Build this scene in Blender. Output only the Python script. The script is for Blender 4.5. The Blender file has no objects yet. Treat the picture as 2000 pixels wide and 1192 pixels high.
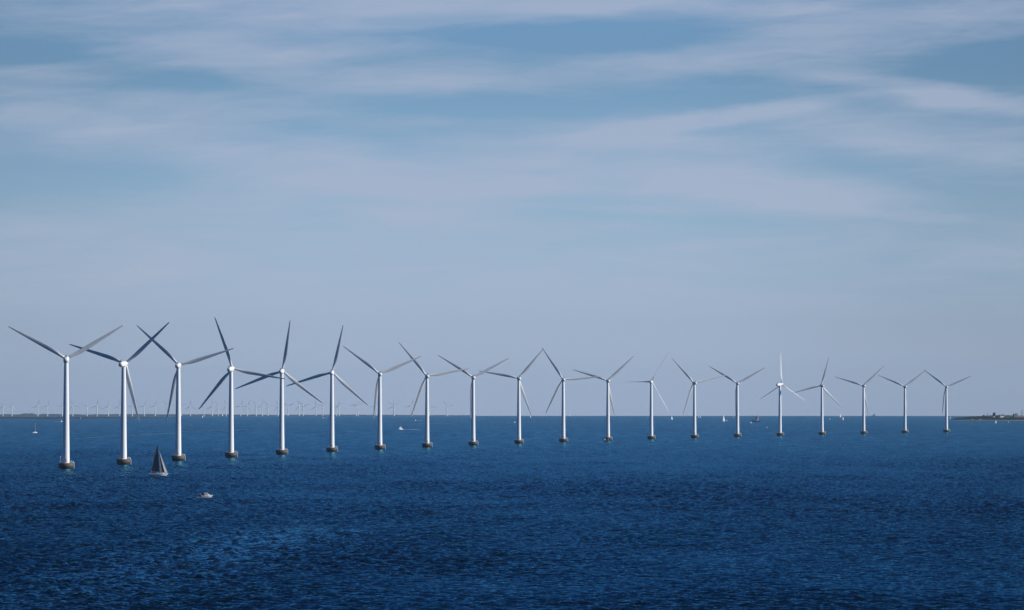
import bpy, math, random
import numpy as np
from mathutils import Vector, Matrix

C = bpy.context.scene
COL = C.collection
R_EARTH = 7.4e6          # earth radius with normal refraction
EYE = 38.5               # camera height above the sea
FPX = 7690.0             # focal length for a 2000 px wide frame

# ------------------------------------------------------------------ camera
PITCH = math.radians(1.428)
cam_d = bpy.data.cameras.new('camera')
cam = bpy.data.objects.new('camera', cam_d)
COL.objects.link(cam)
cam.location = (0, 0, EYE)
cam.rotation_euler = (math.pi / 2 + PITCH, 0, 0)
cam_d.sensor_width = 36.0
cam_d.lens = 36.0 * FPX / 2000.0
cam_d.clip_start = 1.0
cam_d.clip_end = 120000.0
C.camera = cam

# ------------------------------------------------------------------ light
SUN_EL = math.radians(30)
SUN_AZ = math.radians(97)         # from +Y (view direction) towards +X
sun_dir = Vector((math.sin(SUN_AZ) * math.cos(SUN_EL), math.cos(SUN_AZ) * math.cos(SUN_EL), math.sin(SUN_EL)))
sd = bpy.data.lights.new('sun', 'SUN')
sd.energy = 5.0
sd.angle = math.radians(0.53)
sd.color = (1.0, 0.955, 0.90)
so = bpy.data.objects.new('sun', sd)
COL.objects.link(so)
so.rotation_euler = (-sun_dir).to_track_quat('-Z', 'Y').to_euler()

C.view_settings.view_transform = 'Standard'
C.view_settings.look = 'None'
C.view_settings.exposure = 0.0
C.view_settings.gamma = 1.0
C.render.engine = 'CYCLES'
C.cycles.use_denoising = True
C.cycles.max_bounces = 6
C.cycles.volume_bounces = 0

W = bpy.data.worlds.new('World')
C.world = W
W.use_nodes = True


class NT:
    """small helper for node trees"""
    def __init__(self, tree):
        self.t = tree
        self.n = tree.nodes
        self.l = tree.links

    def add(self, kind, **kw):
        n = self.n.new(kind)
        for k, v in kw.items():
            setattr(n, k, v)
        return n

    def put(self, sock, v):
        if isinstance(v, bpy.types.NodeSocket):
            self.l.new(v, sock)
        else:
            sock.default_value = v

    def math(self, op, a, b=None, clamp=False):
        n = self.add('ShaderNodeMath', operation=op)
        n.use_clamp = clamp
        self.put(n.inputs[0], a)
        if b is not None:
            self.put(n.inputs[1], b)
        return n.outputs[0]

    def vmath(self, op, a, b=None, scale=None):
        n = self.add('ShaderNodeVectorMath', operation=op)
        self.put(n.inputs[0], a)
        if b is not None:
            self.put(n.inputs[1], b)
        if scale is not None:
            self.put(n.inputs['Scale'], scale)
        return n.outputs[0]

    def vmath_len(self, a):
        n = self.add('ShaderNodeVectorMath', operation='LENGTH')
        self.put(n.inputs[0], a)
        return n.outputs['Value']

    def mix(self, f, a, b, blend='MIX'):
        n = self.add('ShaderNodeMix', data_type='RGBA', blend_type=blend)
        self.put(n.inputs[0], f)
        self.put(n.inputs[6], a)
        self.put(n.inputs[7], b)
        return n.outputs[2]

    def noise(self, vec, scale, detail=3.0, rough=0.55, dist=0.0):
        n = self.add('ShaderNodeTexNoise')
        self.put(n.inputs['Vector'], vec)
        n.inputs['Scale'].default_value = scale
        n.inputs['Detail'].default_value = detail
        n.inputs['Roughness'].default_value = rough
        n.inputs['Distortion'].default_value = dist
        return n

    def rng(self, v, a, b, c=0.0, d=1.0, smooth=False):
        n = self.add('ShaderNodeMapRange')
        if smooth:
            n.interpolation_type = 'SMOOTHSTEP'
        self.put(n.inputs[0], v)
        n.inputs[1].default_value = a
        n.inputs[2].default_value = b
        n.inputs[3].default_value = c
        n.inputs[4].default_value = d
        return n.outputs[0]

    def comb(self, x, y, z):
        n = self.add('ShaderNodeCombineXYZ')
        self.put(n.inputs[0], x)
        self.put(n.inputs[1], y)
        self.put(n.inputs[2], z)
        return n.outputs[0]


# ------------------------------------------------------------------ sky with a veil of cirrus
SKY_STRENGTH = 0.10
# cirrus bands: angular position right of / above the view axis in milliradian-like units,
# half length, half width, slope in degrees, density
CIRRUS = [
    (800, 8, 1150, 62, 1, .85), (1250, 14, 700, 26, 1, .35), (1680, 72, 680, 80, -8, .85), (1330, 120, 420, 50, -10, .35),
    (1290, 64, 520, 50, 1, -.8), (960, 60, 300, 40, 2, -.5), (1980, 112, 420, 70, -4, -.9), (1330, 172, 520, 42, -2, -.55),
    (1400, 225, 390, 24, -8, 1.15), (1160, 256, 400, 44, -2, .55), (1270, 282, 280, 36, 2, .45),
    (1850, 186, 320, 34, 10, 1.05), (1660, 252, 240, 52, 13, .5), (1930, 296, 300, 42, 3, .6),
    (1200, 362, 900, 60, 3, .75), (1500, 366, 480, 66, 8, .6), (1840, 424, 260, 17, 5, .55), (1130, 412, 620, 30, 2, -.55),
    (880, 400, 290, 62, -3, .75), (570, 328, 520, 56, 3, .8), (220, 240, 520, 66, 5, .6),
    (110, 350, 520, 62, -4, -.65), (70, 104, 270, 44, 2, -.45), (310, 154, 230, 28, 3, -.5), (120, 142, 260, 22, 2, .5), (420, 110, 420, 46, 3, .45),
    (860, 166, 470, 46, 2, .6), (930, 208, 480, 30, 2, -.5), (420, 62, 620, 56, 5, .45),
    (350, 450, 900, 170, -5, .45), (690, 536, 330, 12, -3, .3), (1420, 478, 330, 12, -4, .45), (1290, 512, 260, 17, 6, .4),
    (1180, 411, 260, 12, 1, .5), (1930, 500, 210, 36, 8, .35), (500, 585, 800, 60, 0, .35), (1150, 580, 600, 50, 2, .25),
    (1750, 320, 260, 40, 2, -.35), (1900, 400, 260, 60, 2, -.45), (560, 215, 420, 40, 4, .25), (1000, 300, 260, 36, 5, .35),
]
w = NT(W.node_tree)
w.n.clear()
out = w.add('ShaderNodeOutputWorld')
bg = w.add('ShaderNodeBackground')
sky = w.add('ShaderNodeTexSky', sky_type='NISHITA')
sky.sun_disc = False
sky.sun_elevation = SUN_EL
sky.sun_rotation = SUN_AZ
sky.altitude = 0
sky.air_density = 1.0
sky.dust_density = 0.6
sky.ozone_density = 3.0
tc = w.add('ShaderNodeTexCoord')
sep = w.add('ShaderNodeSeparateXYZ')
w.l.new(tc.outputs['Generated'], sep.inputs[0])
dx, dy, dz = sep.outputs
ya = w.math('MAXIMUM', w.math('ABSOLUTE', dy), 0.05)
u = w.math('ADD', w.math('MULTIPLY', w.math('DIVIDE', dx, ya), FPX), 1000.0)
v = w.math('SUBTRACT', 787.7, w.math('MULTIPLY', w.math('DIVIDE', dz, ya), FPX))
uv = w.comb(u, v, 0.0)
# frayed, fibrous edges
warp = w.noise(w.vmath('MULTIPLY', uv, (0.0021, 0.010, 1)), 1.0, 5.0, 0.6)
off = w.vmath('MULTIPLY', w.vmath('SUBTRACT', warp.outputs['Color'], (.5, .5, .5)), (200.0, 46.0, 0.0))
uvw = w.vmath('ADD', uv, off)
total = None
for (cx, cy, hl, hw, ang, amp) in CIRRUS:
    m = w.add('ShaderNodeMapping', vector_type='TEXTURE')
    w.l.new(uvw, m.inputs['Vector'])
    m.inputs['Location'].default_value = (cx, cy, 0)
    m.inputs['Rotation'].default_value = (0, 0, math.radians(ang))
    m.inputs['Scale'].default_value = (hl, hw * 1.25, 1)
    g = w.add('ShaderNodeTexGradient', gradient_type='SPHERICAL')
    w.l.new(m.outputs[0], g.inputs[0])
    s = w.rng(g.outputs['Fac'], 0.0, 0.85, 0.0, amp, smooth=True)
    total = s if total is None else w.math('ADD', total, s)
# drawn-out fibres: two scales, leaning a little like the bands do
lean = w.comb(u, w.math('ADD', v, w.math('MULTIPLY', u, 0.07)), 0.0)
lw = w.vmath('ADD', lean, w.vmath('SCALE', off, scale=0.8))
fib = w.noise(w.vmath('MULTIPLY', lw, (0.0031, 0.021, 1)), 1.0, 7.0, 0.62, 0.5).outputs['Fac']
fine = w.noise(w.vmath('MULTIPLY', w.vmath('ADD', uv, w.vmath('SCALE', off, scale=0.5)), (0.0045, 0.045, 1)), 1.0, 6.0, 0.66, 0.4).outputs['Fac']
fib2 = w.noise(w.vmath('MULTIPLY', uv, (0.0013, 0.0055, 1)), 1.0, 3.0, 0.5).outputs['Fac']
body = w.rng(w.math('MAXIMUM', total, -0.5), -0.5, 1.1, -0.36, 0.86)
tex = w.math('ADD', w.math('MULTIPLY', w.rng(fib, 0.32, 0.68, -0.27, 0.27), w.rng(total, -0.6, 0.5, 0.45, 1.0)), w.rng(fine, 0.3, 0.7, -0.14, 0.14))
dens = w.math('ADD', w.math('ADD', body, tex), w.rng(fib2, 0.3, 0.7, 0.02, 0.42))
# thinner, more even cloud higher overhead than the picture
pl = w.vmath('DIVIDE', tc.outputs['Generated'], w.comb(w.math('MAXIMUM', dz, .06), w.math('MAXIMUM', dz, .06), 1.0))
over = w.noise(w.vmath('MULTIPLY', pl, (0.5, 1.1, 0.0)), 1.0, 5.0, 0.55).outputs['Fac']
high = w.rng(dz, 0.10, 0.16, 0.0, 1.0, smooth=True)
dens = w.math('ADD', w.math('MULTIPLY', dens, w.math('SUBTRACT', 1.0, high)),
              w.math('MULTIPLY', w.rng(over, 0.5, 0.85, 0.0, 0.18), high))
# clouds dissolve in the pale air low over the sea
dens = w.math('MULTIPLY', dens, w.rng(dz, 0.012, 0.034, 0.35, 1.0, smooth=True))
dens = w.math('MULTIPLY', dens, w.rng(dy, 0.5, 0.9, 0.0, 1.0, smooth=True))
dens = w.math('MULTIPLY', w.math('MAXIMUM', w.math('MINIMUM', dens, 1.0), 0.0), 0.68)
ramp = w.add('ShaderNodeValToRGB')
w.l.new(w.math('MULTIPLY', dz, 2.5), ramp.inputs[0])
el = ramp.color_ramp.elements
el[0].position, el[0].color = 0.0, (0.88, 1.04, 1.80, 1)
el[1].position, el[1].color = 0.875, (0.41, 0.64, 0.94, 1)
for ps, cl in ((0.05, (0.66, 0.80, 1.33, 1)), (0.112, (0.58, 0.72, 1.07, 1)), (0.21, (0.39, 0.533, 0.75, 1))):
    e = el.new(ps)
    e.color = cl
side = w.rng(w.math('ABSOLUTE', w.math('SUBTRACT', u, 950.0)), 250.0, 1150.0, 1.32, 1.10, smooth=True)
# sky out of view, overhead and aside, darkened and blued to deepen tower shade
up = w.rng(dz, 0.11, 0.40, 0.0, 1.0, smooth=True)
away = w.rng(w.math('DIVIDE', dy, w.math('MAXIMUM', w.vmath_len(tc.outputs['Generated']), .001)), 0.0, 0.93, 1.0, 0.0, smooth=True)
tint = w.vmath('SCALE', ramp.outputs[0], scale=side)
tint = w.vmath('MULTIPLY', tint, w.mix(up, (1, 1, 1, 1), (0.20, 0.36, 0.56, 1)))
tint = w.vmath('MULTIPLY', tint, w.mix(away, (1, 1, 1, 1), (0.22, 0.38, 0.66, 1)))
skyc = w.mix(1.0, sky.outputs[0], tint, 'MULTIPLY')
cloudc = w.comb(4.25, 4.80, 6.2)
w.l.new(w.mix(dens, skyc, cloudc), bg.inputs['Color'])
bg.inputs['Strength'].default_value = SKY_STRENGTH
w.l.new(bg.outputs[0], out.inputs[0])

# ------------------------------------------------------------------ placing helpers
CP, SP = math.cos(PITCH), math.sin(PITCH)


def ray(px, py):
    x, up = px - 1000.0, 596.0 - py
    return Vector((x, FPX * CP - up * SP, FPX * SP + up * CP)) / FPX


def sea_z(x, y):
    return -(x * x + y * y) / (2 * R_EARTH)


def on_sea(px, py):
    """where the line of sight meets the curved sea"""
    r = ray(px, py).normalized()
    a, b = (r.x ** 2 + r.y ** 2) / (2 * R_EARTH), r.z
    t = (-b - math.sqrt(max(b * b - 4 * a * EYE, 0))) / (2 * a)
    return Vector((r.x * t, r.y * t, sea_z(r.x * t, r.y * t)))


def at_dist(px, d):
    r = ray(px, 800)
    x = r.x / r.y * d
    return Vector((x, d, sea_z(x, d)))


def z_at(py, d):
    """height seen at picture height py at distance d"""
    r = ray(1000, py)
    return EYE + r.z / r.y * d


def mpp(d):
    return d / FPX


# ------------------------------------------------------------------ materials
def new_mat(name):
    m = bpy.data.materials.new(name)
    m.use_nodes = True
    t = NT(m.node_tree)
    return m, t, m.node_tree.nodes['Principled BSDF']


def paint(name, col, rough=0.45, var=0.06, scale=0.35, streak=False, metallic=0.0):
    m, t, b = new_mat(name)
    tcn = t.add('ShaderNodeTexCoord')
    vec = tcn.outputs['Object']
    if streak:
        vec = t.vmath('MULTIPLY', vec, (1.0, 1.0, 0.08))
    n = t.noise(vec, scale, 5.0, 0.6)
    lo = tuple(max(c * (1 - var * 1.6), 0) for c in col) + (1,)
    hi = tuple(min(c * (1 + var), 1) for c in col) + (1,)
    f = t.rng(n.outputs['Fac'], 0.3, 0.7)
    t.l.new(t.mix(f, lo, hi), b.inputs['Base Color'])
    b.inputs['Roughness'].default_value = rough
    b.inputs['Metallic'].default_value = metallic
    return m


M = {}
M['tower'] = paint('tower_paint', (0.83, 0.83, 0.815), 0.42, 0.05, 0.6, True)
M['blade'] = paint('blade_paint', (0.68, 0.685, 0.69), 0.38, 0.05, 0.5)
M['nacelle'] = paint('nacelle_paint', (0.80, 0.80, 0.78), 0.4, 0.05, 0.7)
M['steel'] = paint('galvanised_steel', (0.45, 0.46, 0.47), 0.5, 0.1, 2.0, metallic=0.4)
M['dark'] = paint('dark_metal', (0.035, 0.038, 0.045), 0.5, 0.15, 2.0)
M['white'] = paint('white_gelcoat', (0.80, 0.80, 0.78), 0.25, 0.04, 1.0)
M['offwhite'] = paint('off_white_gelcoat', (0.50, 0.475, 0.43), 0.35, 0.06, 1.0)
M['glass'] = paint('dark_glazing', (0.02, 0.025, 0.03), 0.1, 0.1, 1.0)
M['sail_white'] = paint('white_sailcloth', (0.78, 0.77, 0.74), 0.7, 0.05, 0.8)
M['sail_dark'] = paint('carbon_sailcloth', (0.055, 0.08, 0.125), 0.55, 0.35, 0.9)
M['sail_red'] = paint('red_sailcloth', (0.42, 0.10, 0.09), 0.7, 0.08, 0.8)
M['navy'] = paint('navy_hull_paint', (0.012, 0.022, 0.06), 0.35, 0.15, 1.0)
M['red'] = paint('red_paint', (0.40, 0.05, 0.05), 0.45, 0.1, 1.0)
M['teak'] = paint('teak_deck', (0.30, 0.22, 0.14), 0.7, 0.12, 3.0)
M['skin'] = paint('skin', (0.50, 0.32, 0.24), 0.6, 0.05, 5.0)
M['hair'] = paint('brown_hair', (0.05, 0.03, 0.02), 0.7, 0.1, 8.0)
M['cloth_white'] = paint('white_jacket', (0.72, 0.72, 0.70), 0.8, 0.06, 4.0)
M['cloth_red'] = paint('red_jacket', (0.45, 0.06, 0.05), 0.8, 0.08, 4.0)
M['cloth_dark'] = paint('dark_trousers', (0.03, 0.035, 0.05), 0.85, 0.1, 4.0)
M['brick'] = paint('brown_brick', (0.22, 0.13, 0.10), 0.85, 0.15, 0.2)
M['greyblock'] = paint('dark_cladding', (0.06, 0.065, 0.08), 0.7, 0.15, 0.15)
M['render'] = paint('white_render', (0.58, 0.57, 0.55), 0.75, 0.05, 0.2)
M['roof'] = paint('dark_roofing', (0.08, 0.07, 0.07), 0.8, 0.15, 0.2)
M['roofred'] = paint('brown_roof_tiles', (0.20, 0.12, 0.10), 0.85, 0.12, 0.2)
M['concrete_plain'] = paint('plain_concrete', (0.38, 0.37, 0.35), 0.85, 0.1, 0.2)


def concrete_mat():
    m, t, b = new_mat('weathered_concrete')
    tcn = t.add('ShaderNodeTexCoord')
    obj = tcn.outputs['Object']
    n = t.noise(obj, 0.9, 6.0, 0.65)
    st = t.noise(t.vmath('MULTIPLY', obj, (1.6, 1.6, 0.22)), 1.0, 4.0, 0.6)
    c = t.mix(t.rng(n.outputs['Fac'], 0.3, 0.7), (0.065, 0.050, 0.038, 1), (0.145, 0.115, 0.085, 1))
    c = t.mix(t.rng(st.outputs['Fac'], 0.52, 0.72, 0.0, 0.55), c, (0.11, 0.085, 0.065, 1))
    s = t.add('ShaderNodeSeparateXYZ')
    t.l.new(obj, s.inputs[0])
    edge = t.math('ADD', s.outputs[2], t.math('MULTIPLY', t.math('SUBTRACT', n.outputs['Fac'], .5), 1.4))
    wet = t.rng(edge, 0.9, 2.0, 0.92, 0.0, smooth=True)
    c = t.mix(wet, c, (0.022, 0.024, 0.022, 1))      # algae band of the splash zone
    t.l.new(c, b.inputs['Base Color'])
    b.inputs['Roughness'].default_value = 0.8
    bp = t.add('ShaderNodeBump')
    bp.inputs['Strength'].default_value = 0.5
    bp.inputs['Distance'].default_value = 0.07
    t.l.new(n.outputs['Fac'], bp.inputs['Height'])
    t.l.new(bp.outputs[0], b.inputs['Normal'])
    return m


M['concrete'] = concrete_mat()


def foam_mat():
    m, t, b = new_mat('sea_foam')
    b.inputs['Base Color'].default_value = (0.78, 0.80, 0.82, 1)
    b.inputs['Roughness'].default_value = 0.9
    return m


M['foam'] = foam_mat()


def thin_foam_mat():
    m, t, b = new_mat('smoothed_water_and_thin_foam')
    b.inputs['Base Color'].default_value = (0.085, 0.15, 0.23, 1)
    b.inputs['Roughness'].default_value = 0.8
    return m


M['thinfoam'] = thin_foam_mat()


def land_mat(name, a, bcol, scale):
    m, t, b = new_mat(name)
    g = t.add('ShaderNodeNewGeometry')
    n = t.noise(t.vmath('MULTIPLY', g.outputs['Position'], (1, .4, 1)), scale, 5.0, 0.65)
    t.l.new(t.mix(t.rng(n.outputs['Fac'], 0.35, 0.65), a + (1,), bcol + (1,)), b.inputs['Base Color'])
    b.inputs['Roughness'].default_value = 0.95
    b.inputs['Specular IOR Level'].default_value = 0.0
    return m


M['marsh'] = land_mat('salt_marsh', (0.03, 0.026, 0.022), (0.075, 0.055, 0.045), 0.01)
M['beach'] = land_mat('pale_shore', (0.13, 0.11, 0.10), (0.20, 0.17, 0.155), 0.02)
M['wood'] = land_mat('coastal_scrub', (0.006, 0.009, 0.010), (0.015, 0.018, 0.016), 0.05)
M['coast'] = land_mat('far_coast_woods', (0.02, 0.028, 0.03), (0.04, 0.048, 0.045), 0.004)


# ------------------------------------------------------------------ object helpers
def mesh_obj(name, verts, faces, mat, parent=None, smooth=False, loc=None, mats=None, fmat=None):
    me = bpy.data.meshes.new(name)
    me.from_pydata([tuple(p) for p in verts], [], faces)
    if mats:
        for mm in mats:
            me.materials.append(mm)
        if fmat:
            me.polygons.foreach_set('material_index', fmat)
    elif mat:
        me.materials.append(mat)
    if smooth:
        me.polygons.foreach_set('use_smooth', [True] * len(me.polygons))
    me.update()
    o = bpy.data.objects.new(name, me)
    COL.objects.link(o)
    if parent:
        o.parent = parent
    if loc is not None:
        o.location = loc
    return o


def thing(name, loc, label, cat, group=None, rz=0.0):
    o = bpy.data.objects.new(name, None)
    o.empty_display_size = 1.0
    COL.objects.link(o)
    o.location = loc
    o.rotation_euler = (0, 0, rz)
    tag(o, label, cat, group)
    return o


def tag(o, label=None, cat=None, group=None, kind=None):
    if label:
        o['label'] = label
    if cat:
        o['category'] = cat
    if group:
        o['group'] = group
    if kind:
        o['kind'] = kind
    return o


class MB:
    """collects simple shapes into one mesh"""
    def __init__(self):
        self.v, self.f = [], []

    def add(self, v, f):
        k = len(self.v)
        self.v += [Vector(p) for p in v]
        self.f += [tuple(i + k for i in q) for q in f]
        return self

    def box(self, c, s, ch=0.0):
        cx, cy, cz = c
        sx, sy, sz = s[0] / 2, s[1] / 2, s[2] / 2
        if ch <= 0:
            v = [(cx + a * sx, cy + b * sy, cz + d * sz) for d in (-1, 1) for a, b in ((-1, -1), (1, -1), (1, 1), (-1, 1))]
            f = [(3, 2, 1, 0), (4, 5, 6, 7)] + [(i, (i + 1) % 4, 4 + (i + 1) % 4, 4 + i) for i in range(4)]
            return self.add(v, f)
        ring = lambda k: [(cx + x, cy + y) for x, y in ((-sx + k, -sy), (sx - k, -sy), (sx, -sy + k), (sx, sy - k), (sx - k, sy), (-sx + k, sy), (-sx, sy - k), (-sx, -sy + k))]
        v, f = [], []
        for z, ins in ((cz - sz, 0), (cz + sz - ch, 0), (cz + sz, ch)):
            for (x, y) in ring(ch):
                v.append((cx + (x - cx) * (1 - ins / sx * .5), cy + (y - cy) * (1 - ins / sy * .5), z))
        for r in range(2):
            for i in range(8):
                f.append((r * 8 + i, r * 8 + (i + 1) % 8, r * 8 + 8 + (i + 1) % 8, r * 8 + 8 + i))
        f.append(tuple(range(7, -1, -1)))
        f.append(tuple(range(16, 24)))
        return self.add(v, f)

    def tube(self, a, b, r0, r1=None, n=8):
        a, b = Vector(a), Vector(b)
        r1 = r0 if r1 is None else r1
        d = (b - a).normalized()
        s = d.orthogonal().normalized()
        t = d.cross(s)
        v, f = [], []
        for p, r in ((a, r0), (b, r1)):
            for i in range(n):
                q = 2 * math.pi * i / n
                v.append(p + s * math.cos(q) * r + t * math.sin(q) * r)
        for i in range(n):
            f.append((i, (i + 1) % n, n + (i + 1) % n, n + i))
        f.append(tuple(range(n - 1, -1, -1)))
        f.append(tuple(range(n, 2 * n)))
        return self.add(v, f)

    def lathe(self, prof, n=48, cap=True, axis='Z', c=(0, 0, 0)):
        v, f = [], []
        for (r, z) in prof:
            for i in range(n):
                q = 2 * math.pi * i / n
                p = (r * math.cos(q), r * math.sin(q), z)
                if axis == 'Y':
                    p = (p[0], p[2], -p[1])
                v.append((p[0] + c[0], p[1] + c[1], p[2] + c[2]))
        for k in range(len(prof) - 1):
            for i in range(n):
                f.append((k * n + i, k * n + (i + 1) % n, (k + 1) * n + (i + 1) % n, (k + 1) * n + i))
        if cap:
            f.append(tuple(range(n - 1, -1, -1)))
            f.append(tuple(range((len(prof) - 1) * n, len(prof) * n)))
        return self.add(v, f)

    def loft(self, rings, cap=True):
        n = len(rings[0])
        v = [p for r in rings for p in r]
        f = []
        for k in range(len(rings) - 1):
            for i in range(n):
                f.append((k * n + i, k * n + (i + 1) % n, (k + 1) * n + (i + 1) % n, (k + 1) * n + i))
        if cap:
            f.append(tuple(range(n - 1, -1, -1)))
            f.append(tuple(range((len(rings) - 1) * n, len(rings) * n)))
        return self.add(v, f)

    def build(self, name, mat, parent=None, smooth=False, loc=None):
        return mesh_obj(name, self.v, self.f, mat, parent, smooth, loc)


def auto_smooth(o, ang=35):
    for p in o.data.polygons:
        p.use_smooth = True
    try:
        o.data.set_sharp_from_angle(angle=math.radians(ang))
    except Exception:
        pass
    return o


def copy_tree(o, parent=None):
    c = o.copy()
    COL.objects.link(c)
    if parent:
        c.parent = parent
    for ch in list(o.children):
        copy_tree(ch, c)
    return c


# ------------------------------------------------------------------ the sea: one curved sheet to the horizon with real waves near the picture
rs = np.random.default_rng(7)


def wave_patch(size, n, lam_min, lam_max, lam_p, wind, spread, rms):
    """a periodic patch of wind waves"""
    k1 = 2 * np.pi * np.fft.fftfreq(n, size / n)
    kx, ky = np.meshgrid(k1, k1, indexing='xy')
    k = np.hypot(kx, ky)
    k[0, 0] = 1e9
    ang = np.arctan2(ky, kx) - wind
    kp = 2 * np.pi / lam_p
    S = k ** -3.9 * np.exp(-1.2 * (kp / k) ** 2) * np.abs(np.cos(ang)) ** spread
    S *= (k < 2 * np.pi / lam_min) * (k > 2 * np.pi / lam_max)
    a = np.sqrt(S) * np.exp(2j * np.pi * rs.random((n, n)))
    h = np.real(np.fft.ifft2(a))
    h *= rms / h.std()
    return h.astype(np.float32)


def sample(patch, size, x, y):
    n = patch.shape[0]
    fx, fy = x / size * n, y / size * n
    x0, y0 = np.floor(fx).astype(np.int64), np.floor(fy).astype(np.int64)
    ax, ay = (fx - x0).astype(np.float32), (fy - y0).astype(np.float32)
    x0 %= n; y0 %= n
    x1, y1 = (x0 + 1) % n, (y0 + 1) % n
    return (patch[y0, x0] * (1 - ax) + patch[y0, x1] * ax) * (1 - ay) + (patch[y1, x0] * (1 - ax) + patch[y1, x1] * ax) * ay


def build_sea():
    D = math.radians(14)
    az = np.concatenate([np.linspace(-math.pi, -D, 46)[:-1], np.linspace(-D, D, 1500), np.linspace(D, math.pi, 46)[1:-1]])
    rr = [0.5, 10, 30, 80, 160, 260, 360, 460, 540, 600, 640]
    r = 665.0
    while r < 4300:
        rr.append(r)
        r *= 1.00088
    while r < 31000:
        rr.append(r)
        r *= 1.02
    rr = np.array(rr + [31000.0])
    A, Rr = np.meshgrid(az, rr, indexing='xy')
    x = (Rr * np.sin(A)).astype(np.float64)
    y = (Rr * np.cos(A)).astype(np.float64)
    z = -(Rr * Rr) / (2 * R_EARTH)
    near = (np.abs(A) <= D * 1.0001) & (Rr > 600) & (Rr < 4600)
    xs, ys, rn, an = x[near], y[near], Rr[near], A[near]
    wind = math.radians(79)
    p1 = wave_patch(311.0, 1024, 3.0, 30.0, 6.6, wind, 1.6, 0.114)
    p2 = wave_patch(217.0, 1024, 1.1, 6.0, 3.2, wind + .35, 1.0, 0.058)
    p3 = wave_patch(173.0, 1024, 0.8, 4.0, 2.2, wind - .5, 0.8, 0.020)
    g = wave_patch(2600.0, 512, 120.0, 1200.0, 500.0, 0.3, 0.4, 1.0)
    g2 = wave_patch(900.0, 512, 25.0, 300.0, 120.0, 0.2, 0.4, 1.0)
    gust = np.clip(1.0 + 0.16 * sample(g, 2600.0, xs, ys * .45) + 0.14 * sample(g2, 900.0, xs, ys * .5), .45, 1.7)
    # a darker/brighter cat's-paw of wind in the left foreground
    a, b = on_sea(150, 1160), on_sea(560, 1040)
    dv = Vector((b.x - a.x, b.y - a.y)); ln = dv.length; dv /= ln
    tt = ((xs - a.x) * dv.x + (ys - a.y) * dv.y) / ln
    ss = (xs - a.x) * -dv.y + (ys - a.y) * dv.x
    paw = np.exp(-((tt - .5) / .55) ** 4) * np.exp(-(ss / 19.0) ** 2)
    c2 = math.cos(.35), math.sin(.35)
    h = sample(p1, 311.0, xs, ys) + sample(p2, 217.0, xs * c2[0] - ys * c2[1], xs * c2[1] + ys * c2[0]) \
        + sample(p3, 173.0, xs * .8 + ys * .6, ys * .8 - xs * .6)
    h *= gust * (1 + .2 * paw)
    h += 0.9 * h * np.abs(h)                  # sharper crests, flatter troughs
    fade = np.clip((rn - 640) / 40, 0, 1) * np.clip((4400 - rn) / 2000, 0, 1) * np.clip((D - np.abs(an)) / math.radians(.4), 0, 1)
    z[near] += h * fade
    nc, nr = len(az), len(rr)
    co = np.stack([x, y, z], -1).reshape(-1, 3).astype(np.float32)
    i = np.arange(nr - 1)[:, None] * nc
    j = np.arange(nc)[None, :]
    jn = (j + 1) % nc
    q = np.stack([i + j, i + nc + j, i + nc + jn, i + jn], -1).reshape(-1, 4).astype(np.int32)
    q = q[:, ::-1]
    me = bpy.data.meshes.new('sea')
    me.vertices.add(len(co))
    me.vertices.foreach_set('co', co.ravel())
    me.loops.add(q.size)
    me.loops.foreach_set('vertex_index', np.ascontiguousarray(q).ravel())
    me.polygons.add(len(q))
    me.polygons.foreach_set('loop_start', np.arange(0, q.size, 4, dtype=np.int32))
    try:
        me.polygons.foreach_set('loop_total', np.full(len(q), 4, dtype=np.int32))
    except Exception:
        pass
    me.polygons.foreach_set('use_smooth', np.ones(len(q), dtype=bool))
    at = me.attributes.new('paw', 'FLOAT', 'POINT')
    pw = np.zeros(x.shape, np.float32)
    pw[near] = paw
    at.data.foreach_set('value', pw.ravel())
    me.update(calc_edges=True)
    me.validate()
    o = bpy.data.objects.new('sea', me)
    COL.objects.link(o)
    o['kind'] = 'structure'
    return o


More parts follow.
